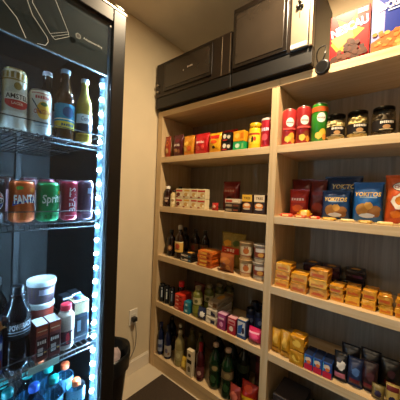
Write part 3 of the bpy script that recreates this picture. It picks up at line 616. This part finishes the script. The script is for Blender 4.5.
bag('dark blue and white wrapped packet in front of the olive bottles', 'bag', at(.495, .03, z), .06, .045, .085, '#1a2444', [('blob', .012, .045, .018, .02, '#d9d5cc'), ('rect', -.022, .0, .02, .05, '#2c3c74')], name='biscuit_packet')
for k, (zz, yw, l, c_) in enumerate(((0, .0, 'lower white and navy biscuit packet lying on the fourth shelf', '#c9c2b2'), (.045, .008, 'middle pale biscuit packet lying in the leaning stack', '#b7ad9c'), (.09, .03, 'top brown and white biscuit packet on the leaning stack', '#a8977f'))):
    pack(l, 'packet', at(.573-.004*k, .02+yw, z+zz), .078, .2, .044, c_, [('rect', -.034, -.002, .008, .036, '#e6e0d2'), ('rect', .002, .034, .008, .036, '#232a45' if k < 2 else '#6a4a2c')], .0, 'biscuit_packet', None, 20+k)
dec_p = lambda a, b, c_: [('rect', -.024, .024, .06, .09, a), ('blob', 0, .035, .016, .018, b), ('rect', -.02, .02, .066, .078, c_)]
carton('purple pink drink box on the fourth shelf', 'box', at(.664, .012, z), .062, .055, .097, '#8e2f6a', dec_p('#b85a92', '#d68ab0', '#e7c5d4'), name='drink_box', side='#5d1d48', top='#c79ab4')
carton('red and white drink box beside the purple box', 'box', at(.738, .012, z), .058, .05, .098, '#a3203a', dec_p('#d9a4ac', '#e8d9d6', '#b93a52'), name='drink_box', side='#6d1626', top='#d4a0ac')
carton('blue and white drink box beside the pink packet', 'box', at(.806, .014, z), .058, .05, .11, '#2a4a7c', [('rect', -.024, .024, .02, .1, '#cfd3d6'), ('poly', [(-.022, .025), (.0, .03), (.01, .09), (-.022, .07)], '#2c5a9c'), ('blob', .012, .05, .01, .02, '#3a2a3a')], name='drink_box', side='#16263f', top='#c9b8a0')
bag('bright pink packet beside the divider on the fourth shelf', 'bag', at(.886, .045, z), .088, .07, .084, '#c41f58', [('blob', .0, .045, .03, .018, '#dd4a7c'), ('rect', -.03, .03, .06, .068, '#e8a0b8')], name='sweet_packet')
q = random.Random(11)
for k, (x, y, zz) in enumerate(((.794, .15, 0), (.852, .15, 0), (.908, .165, 0), (.792, .215, 0), (.854, .215, 0))):
    can(('front left', 'front middle', 'front right', 'rear left', 'rear right')[k] + ' dark blue tin of the group behind the pink packet', 'can', at(x, y, z), .0275, .135+.02*(k > 2), '#1d2438', [('rect', -.03, .04, .04, .1, '#34406a'), ('ell', .01, .07, .012, .014, '#7f8cae')], .3, 'drink_can', '#7a7f92', 'dark blue tins behind the pink packet')

# ================================================================== left bay, bottom shelf
z = Z[5]
bottle('dark blue bottle with pale label at the far left of the bottom shelf', 'bottle', at(.085, .04, z), .025, .245, mat('#141c3c', .12), '#1c2a66', [('rect', -.01, .035, .03, .12, '#8b93a8'), ('rect', -.005, .03, .06, .085, '#39456e')], 'oil', 0, 'cleaner_bottle', .03, .014)
bottle('navy bottle with white flowery label second on the bottom shelf', 'bottle', at(.163, .045, z), .029, .25, mat('#171c38', .12), '#141a3a', [('rect', -.03, .05, .02, .105, '#a9a196'), ('blob', .01, .065, .013, .02, '#5d5a70'), ('blob', .028, .045, .009, .012, '#8a6a4a')], 'oil', 0, 'cleaner_bottle', .03, .014)
bottle('dark bottle with cream cap behind the clear yellowish bottle', 'bottle', at(.235, .1, z), .03, .262, mat('#1a1410', .12), '#d8c9a6', [('rect', -.03, .05, .05, .13, '#3a3228')], 'oil', 0, 'cleaner_bottle', .025, .013)
bottle('clear yellowish oil bottle with cream cap on the bottom shelf', 'bottle', at(.283, .05, z), .036, .25, mat('#8d8050', .15), '#c9bb93', [('rect', -.04, .06, .05, .12, '#9c8f5e'), ('ell', .015, .085, .016, .02, '#b8ac7c')], 'pet', 0, 'oil_bottle', .024, .016)
for x, y, l, c_ in ((.337, .12, 'dark oil bottle behind right of the clear bottle', '#4d431f'), (.414, .13, 'dark oil bottle behind the white box', '#3b351c'), (.10, .14, 'dark bottle at the back left corner of the bottom shelf', '#14141c')):
    bottle(l, 'bottle', at(x, y, z), .036, .26, mat(c_, .12), '#5f5230', [('rect', -.04, .06, .05, .12, '#5a4f2c')], 'pet', 0, 'oil_bottle', .024, .016)
carton('tall narrow white box with black marks on the bottom shelf', 'box', at(.418, .006, z), .052, .03, .18, '#d5c5a2', [('ell', 0, .145, .013, .012, '#3b3126'), ('rect', -.02, .02, .09, .115, '#2a241e'), ('blob', 0, .05, .014, .022, '#6a5a42'), ('rect', -.02, .02, .162, .17, '#efe4c6')], name='candle_box')
bag('yellow packet leaning left of the tall white box', 'bag', at(.352, .028, z), .066, .03, .088, '#b8952c', [('blob', 0, .045, .02, .022, '#e0c050')], lean=-.2, name='food_packet')
bottle('dark bottle with bright red neck and cap on the bottom shelf', 'bottle', at(.490, .04, z), .029, .25, mat('#3a1016', .15), '#8f1a24', [('rect', -.03, .05, .03, .10, '#5a2a2c'), ('blob', .012, .06, .015, .016, '#b9968a')], 'oil', 0, 'sauce_bottle', .07, .0145)
for x, y, h, l in ((.600, .06, .285, 'left green soda bottle with pale cap and dark label'), (.704, .05, .298, 'right green soda bottle with pale pink cap')):
    bottle(l + ' on the bottom shelf', 'bottle', at(x, y, z), .040, h, mat('#0d2a15', .1), '#c2a48c', [('rect', -.05, .07, h*.42, h*.58, '#24331c' if x < .65 else '#6b5a42'), ('ell', .02, h*.5, .02, .016, '#8a7a52'), ('blob', .01, h*.25, .02, .028, '#2d4a2a')], 'pet', 0, 'soda_bottle', .022, .0185)
for x, y, l in ((.655, .17, 'dark bottle with grey cap behind the left green bottle'), (.745, .18, 'dark bottle with grey cap behind the right green bottle'), (.545, .17, 'dark bottle between red capped and green bottles at the back')):
    bottle(l, 'bottle', at(x, y, z), .042, .295, mat('#12180f', .12), '#8a8c90', [('rect', -.05, .07, .12, .17, '#2c3424')], 'pet', 0, 'soda_bottle', .022, .0185)
bag('pink red crinkled packet at the front of the bottom shelf beside green bottles', 'bag', at(.778, .03, z), .075, .05, .115, '#8a352e', [('blob', 0, .06, .024, .03, '#c46a58')], name='food_packet')
bag('red and yellow shiny snack bag at the right of the bottom shelf', 'bag', at(.848, .07, z), .11, .07, .138, '#a82412', [('rect', -.05, .05, .03, .07, '#dcae20'), ('blob', .0, .11, .03, .02, '#e04a20')], lean=-.1)
bag('dull red bag at the back right corner of the bottom shelf', 'bag', at(.862, .24, z), .13, .06, .26, '#4f1c18', [('rect', -.05, .05, .12, .18, '#6b2a22')])

# ================================================================== right bay, first shelf
z = Z[1]
for x, c_, c2, l in ((1.018, '#b83030', '#e0a33a', 'left bright red crisp tube beside the divider'), (1.093, '#9a2224', '#7c3a1c', 'darker red crisp tube in the middle of the three'), (1.171, '#2f8a22', '#d9b53c', 'green crisp tube with orange band beside the jars')):
    can(l, 'tube', at(x, .062, z), .0365, .196, c_, [('ell', .018, .122, .021, .024, '#f0e8dc'), ('txt', 'PRINGLES', .018, .121, .036, .008, '#5a2418', {'bold': .02}), ('blob', .026, .045, .016, .024, c2), ('blob', .008, .034, .016, .02, '#e6b84e'), ('blob', .034, .026, .012, .016, '#d98a34')] + ([('rect', -.114, .114, .152, .176, '#cf5a24')] if x > 1.15 else [('rect', -.02, .055, .083, .092, '#e0564e')]), 0, 'crisp_tube', '#e9ded0', metal=.1)
dj = lambda k: [('rect', -.045, .075, .022, .066, '#1b1512'), ('marks', 8, .018, .056, .052, .011, '#e9e0cf', {'bold': .02}), ('ell', .015, .036, .014, .009, '#b58a5a'), ('rect', -.01, .04, .024, .027, '#c9b48a'), ('rect', .055, .073, .028, .06, '#8c7a5c')]
for k, (x, c_, l) in enumerate(((1.246, '#f0dfae', 'leftmost jar of pale pickles with black label next to green tube'), (1.336, '#f0dc9c', 'jar of pale yellow pickles, second from the green tube'), (1.432, '#3b2c1a', 'jar of dark olives, third from the green tube'), (1.529, '#4a3a20', 'jar of dark olives at the right picture edge'))):
    jar(l, 'jar', at(x, .062, z), .0435, .127, c_, dj(k), 0, group='pickle jars on the first shelf')

# ================================================================== right bay, second shelf
z = Z[2]
def flatpack(label, x, y, w, d, h, col, rot, zz=0.):
    t = thing('sweet_packet', label, 'packet', at(x, y, Z[2]+zz), rot, 'small flat sweet packets along the shelf front')
    bm = bx(-w/2, w/2, -d/2, d/2, 0, h, bev=h*.4, seg=3); link('wrapper', bm, foil(col), t, True)
    link('end_seal', bx(w/2-.001, w/2+.008, -d/2+.002, d/2-.002, h*.4, h*.55), foil(col), t)
    link('end_seal', bx(-w/2-.008, -w/2+.001, -d/2+.002, d/2-.002, h*.4, h*.55), foil(col), t)
    decor(t, S_flat(-d/2), [('rect', -w*.3, w*.2, h*.25, h*.75, '#f0d890')])
flatpack('flat red sweet packet beside the divider on the chips shelf', 1.035, .04, .062, .035, .017, '#d04a30', .1)
flatpack('orange pink sweet packet second from the divider', 1.108, .035, .055, .03, .015, '#d8653a', -.1)
flatpack('bright yellow sweet packet propped on the orange packets', 1.112, .09, .058, .022, .042, '#e0a020', .15)
flatpack('red sweet packet lying in front of the dark red bag', 1.175, .04, .05, .03, .014, '#c8402c', .2)
flatpack('yellow sweet packet lying before the left blue chip bag', 1.243, .035, .055, .03, .013, '#d8a63c', -.2)
flatpack('cream sweet packet lying between the two blue bags', 1.318, .035, .055, .03, .012, '#d9c08a', .15)
flatpack('golden sweet packet in front of the right blue bag', 1.388, .035, .05, .03, .013, '#b8923c', -.15)
flatpack('pale yellow sweet packet lying before the orange chip bag', 1.458, .035, .056, .03, .013, '#e3cc8c', .1)
flatpack('small pale sweet packet at the right picture edge', 1.527, .035, .05, .03, .012, '#d8bf80', -.1)
bag('red chip bag with white lettering nearest the divider', 'bag', at(1.062, .150, z), .105, .05, .15, '#a52418', [('rect', -.04, .04, .075, .09, '#c2412c'), ('marks', 5, .0, .095, .07, .014, '#e6d2c4', {'bold': .02}), ('blob', 0, .045, .032, .02, '#d8662a')])
bag('dark red chip bag standing behind at the left of the chips shelf', 'bag', at(1.055, .235, z), .13, .06, .215, '#5c1612', [('rect', -.04, .045, .13, .16, '#7a241a')])
bag('dark red chip bag beside the left blue chip bag', 'bag', at(1.158, .165, z), .085, .05, .205, '#571511', [('blob', .0, .06, .026, .024, '#8a3322'), ('rect', -.03, .03, .12, .14, '#74241c')])
bl = lambda s: [('txt', 'YOKITOS', .0, .70*s, .098, .020, '#d9b05a', {'bold': .03, 'slant': .15}), ('rect', -.03, .035, .61*s, .64*s, '#7f95a8'), ('blob', -.022, .32*s, .028, .030, '#a8793a'), ('blob', .026, .28*s, .026, .030, '#8a5c30'), ('blob', .004, .42*s, .018, .018, '#c29248'), ('blob', .0, .17*s, .03, .012, '#cfd6da')]
bag('navy chip bag with gold lettering at the front left of the blue group', 'bag', at(1.258, .095, z), .128, .05, .145, '#123a66', bl(.145))
bag('larger navy chip bag standing behind the front left blue bag', 'bag', at(1.268, .20, z), .175, .06, .225, '#102c4c', [('txt', 'YOKITOS', .012, .17, .12, .024, '#c9b27a', {'bold': .03, 'slant': .15}), ('blob', .0, .1, .05, .03, '#5c4a30')])
bag('bright blue chip bag with gold lettering beside the orange bag', 'bag', at(1.389, .088, z), .118, .055, .185, '#14599a', bl(.185))
bag('orange cheese puff bag at the right picture edge of the chips shelf', 'bag', at(1.520, .088, z), .14, .06, .215, '#b84a14', [('ell', .0, .165, .045, .022, '#2b1a12'), ('ell', .0, .165, .042, .019, '#d8d0c2'), ('txt', 'CHEETOS', .0, .165, .076, .016, '#9c2f12', {'bold': .03}), ('blob', -.02, .10, .028, .034, '#e9dfcc'), ('blob', -.02, .105, .015, .018, '#c9761e'), ('blob', .03, .07, .024, .03, '#e08a2a'), ('blob', -.03, .045, .02, .018, '#d8741c')])

# ================================================================== right bay, third shelf: yellow packs in stacks
z = Z[3]; k = 0
stk = (('first stack from the divider', 1.0325, .022, .084, .09, .0425, 3, 0), ('second stack from the divider', 1.1225, .012, .084, .09, .0475, 2, .04), ('third stack from the divider', 1.213, .012, .086, .09, .0450, 3, -.03),
       ('fourth stack from the divider', 1.289, .03, .062, .085, .0375, 2, -.07), ('fifth stack from the divider', 1.354, .034, .062, .085, .040, 2, .08), ('sixth stack from the divider', 1.4165, .036, .058, .085, .042, 2, -.05), ('seventh stack from the divider', 1.474, .03, .052, .08, .0395, 2, .06), ('stack at the right picture edge', 1.5285, .03, .050, .08, .0395, 2, -.04))
for nm, x, y, w_, d_, h_, n, rt in stk:
    for j in range(n):
        lv = ('bottom', 'middle', 'top')[j] if n == 3 else ('lower', 'upper')[j]
        pack(f'{lv} yellow wafer pack in the {nm}', 'packet', at(x+.002*((k*7) % 3-1), y+.002*(k % 3), z+j*(h_+.0008)), w_-.006, d_, h_, ('#d6951d', '#cd8a18', '#dc9f26', '#c47f16')[k % 4],
             [('rect', -w_*.36, w_*.3, h_*.2, h_*.48, ('#c96a1c', '#b8501c')[k % 2]), ('blob', w_*.12, h_*.68, w_*.16, h_*.16, '#dda040')], rt, 'wafer_pack', 'yellow wafer packs in stacks on the third shelf', 40+k); k += 1
for x, y, l, c_ in ((1.12, .20, 'dark purple packet lying behind the first yellow stacks', '#2c1420'), (1.22, .19, 'dark wine packet lying behind the third yellow stack', '#38141c'), (1.33, .22, 'dark brown packet lying behind the middle yellow stacks', '#24120e')):
    for j, lv in enumerate(('lower ', 'upper ')):
        pack(lv + l, 'packet', at(x+.01*j, y, z+.058*j), .085, .1, .057, c_, [('rect', -.03, .03, .02, .035, '#5a2a3a')], .1*j, 'chocolate_packet', None, 80+j)

# ================================================================== right bay, fourth shelf
z = Z[4]
for x, y, l, hh in ((1.011, .026, 'left upright golden foil packet beside the divider', .130), (1.063, .018, 'right upright golden foil packet beside the yellow box pair', .14)):
    bag(l, 'packet', at(x, y+.015, z), .052, .034, hh, '#c58c1c', [('blob', .0, .08, .012, .03, '#e0b04a'), ('rect', -.016, .016, .03, .04, '#8a5210')], name='biscuit_packet')
for j, lv in enumerate(('lower', 'upper')):
    pack(f'{lv} plump yellow packet of the pair beside the blue red boxes', 'packet', at(1.129, .004, z+.0735*j), .070, .075, .072, '#c98a14', [('blob', 0, .036, .02, .02, '#e6b848')], 0, 'wafer_pack', None, 90+j)
for k, x in enumerate((1.186, 1.228, 1.270)):
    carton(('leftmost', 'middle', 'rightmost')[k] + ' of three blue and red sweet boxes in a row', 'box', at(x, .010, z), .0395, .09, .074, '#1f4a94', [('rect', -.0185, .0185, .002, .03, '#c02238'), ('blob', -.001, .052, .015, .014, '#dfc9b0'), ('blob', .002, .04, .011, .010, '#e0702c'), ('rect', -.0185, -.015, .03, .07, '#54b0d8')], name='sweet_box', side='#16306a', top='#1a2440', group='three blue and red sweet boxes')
bag('black and white packet with pink base beside the sweet boxes', 'packet', at(1.319, .04, z), .058, .05, .128, '#16161a', [('blob', .004, .075, .018, .022, '#cfcac2'), ('rect', -.022, .022, .018, .042, '#c9707c'), ('blob', -.006, .095, .012, .01, '#3a3a44')], name='biscuit_packet', lean=-.15)
for x, y, h_, c_, l in ((1.377, .045, .125, '#1c2a4c', 'shiny dark blue packet with glints on the fourth shelf'), (1.430, .055, .128, '#30161c', 'shiny dark wine packet beside the dark blue one'), (1.345, .14, .13, '#141218', 'black packet standing behind the black and white one'), (1.425, .15, .135, '#17131a', 'black packet standing behind the wine packet'), (1.50, .14, .13, '#12100f', 'black packet standing behind the cream packets')):
    bag(l, 'packet', at(x, y, z), .062 if y < .1 else .08, .05, h_, c_, [('blob', .004, .07, .015, .018, '#4a6a9c' if c_ == '#1c2a4c' else '#4d2c30'), ('rect', -.02, .02, .02, .04, '#6a1f26')], name='biscuit_packet', lean=-.12)
for x, l in ((1.464, 'small yellow and black packet at the front of the fourth shelf'), (1.512, 'cream packet with dark red top near the right picture edge'), (1.555, 'cream packet with dark red top at the very right picture edge')):
    bag(l, 'packet', at(x, .032, z), .046, .03, .088 if x > 1.5 else .062, '#b89a52' if x > 1.5 else '#6a5a2a', [('rect', -.02, .02, .062, .08, '#5a1a18') if x > 1.5 else ('blob', 0, .03, .012, .012, '#d8c070'), ('blob', .0, .03, .013, .016, '#2c2238')], name='biscuit_packet')

# ================================================================== right bay, bottom shelf
z = Z[5]
for j, (c_, l) in enumerate((('#d0c3ae', 'whitish box at the bottom of the dark stack on the lowest shelf'), ('#2a211d', 'dark box second in the stack on the lowest shelf'), ('#211a18', 'dark box third in the stack on the lowest shelf'), ('#2c2320', 'dark box on top of the stack on the lowest shelf'))):
    carton(l, 'box', at(1.075+.012*(j % 2), .02, z+.0505*j), .15, .17, .0495, c_, [('rect', -.07, .07, .004, .009, '#8f8375'), ('rect', -.05, .02, .02, .035, '#4a3c34')], name='biscuit_box', top='#3a302b')
for j, (c_, l) in enumerate((('#1c1716', 'lower'), ('#241d1b', 'middle'), ('#1e1816', 'upper'))):
    carton(l + ' dark flat box in the right stack on the lowest shelf', 'box', at(1.245, .03, z+.0505*j), .15, .17, .0495, c_, [('rect', -.07, .07, .004, .008, '#6f655a')], name='biscuit_box')

# ================================================================== cereal boxes on the top board
z = Z[0]
t = carton('red cereal box with chocolate balls picture on the top board', 'box', at(1.290, .022, z), .158, .055, .232, mat('#a31110', .34, 0, .03, 80, 0, .25),
    [('poly', [(-.074, .10), (-.03, .15), (-.05, .21), (.0, .17), (.028, .215), (.03, .15), (.06, .13), (.02, .10), (.0, .05), (-.05, .06)], '#cf8f1c'), ('poly', [(-.074, .12), (-.03, .14), (-.01, .18), (.01, .15), (.02, .11), (-.04, .07)], '#e0bb50'),
     ('txt', 'NESCAU', .0, .158, .152, .044, '#2b2a78', {'bold': .07, 'rot': .16}), ('txt', 'NESCAU', .0, .159, .148, .040, '#f3efe6', {'bold': .03, 'rot': .16}), ('rect', .032, .070, .204, .224, '#e9dcc0'), ('marks', 6, .051, .214, .03, .007, '#3a2a22')], name='cereal_box', side='#a51a18', top='#b51d1a')
q = random.Random(2)
for k in range(95):
    u, v = q.uniform(-.066, .066), q.uniform(.012, .10)
    if v > .105-1.1*abs(u-.01): continue
    link('printed_cereal_ball', fan(S_flat(0), [(u+.0105*math.cos(a*PI/6), v+.0105*math.sin(a*PI/6)) for a in range(12)], u, v, .0040+.00004*k, 2), ink(('#4f2612', '#3f1d0d', '#5d3018')[k % 3]), t)
t = carton('blue and lavender cereal box with orange flakes at the right picture edge', 'box', at(1.452, .024, z), .155, .055, .262, mat('#1c2c7e', .34, 0, .03, 80, 0, .25),
    [('rect', -.076, -.03, .004, .258, '#8f86b4'), ('poly', [(-.076, .258), (.076, .258), (.076, .235), (-.03, .2)], '#1f3286'), ('poly', [(-.03, .258), (.076, .258), (.076, .225), (-.02, .215)], '#c22a3a'), ('txt', 'KELLOGG\'S', .025, .238, .085, .018, '#f0d7d0', {'bold': .03, 'rot': .1}),
     ('txt', 'SUCRILHOS', .01, .196, .125, .032, '#1c2a70', {'bold': .06, 'rot': .1}), ('txt', 'SUCRILHOS', .01, .197, .122, .030, '#f2eee4', {'bold': .03, 'rot': .1}), ('rect', -.02, .06, .168, .174, '#9fb0e0'), ('poly', [(-.076, .004), (.076, .004), (.076, .10), (.03, .085), (-.02, .075), (-.076, .05)], '#a85418')], name='cereal_box', side='#23336f', top='#2a3a80')
for k in range(26):
    u, v = q.uniform(-.066, .066), q.uniform(.014, .085)
    link('printed_flake', fan(S_flat(0), [(u+.011*math.cos(a*PI/5)*q.uniform(.7, 1.1), v+.009*math.sin(a*PI/5)*q.uniform(.7, 1.1)) for a in range(10)], u, v, .0042+.00004*k, 2), ink(('#b9702a', '#a05a20', '#c98f45')[k % 3]), t)
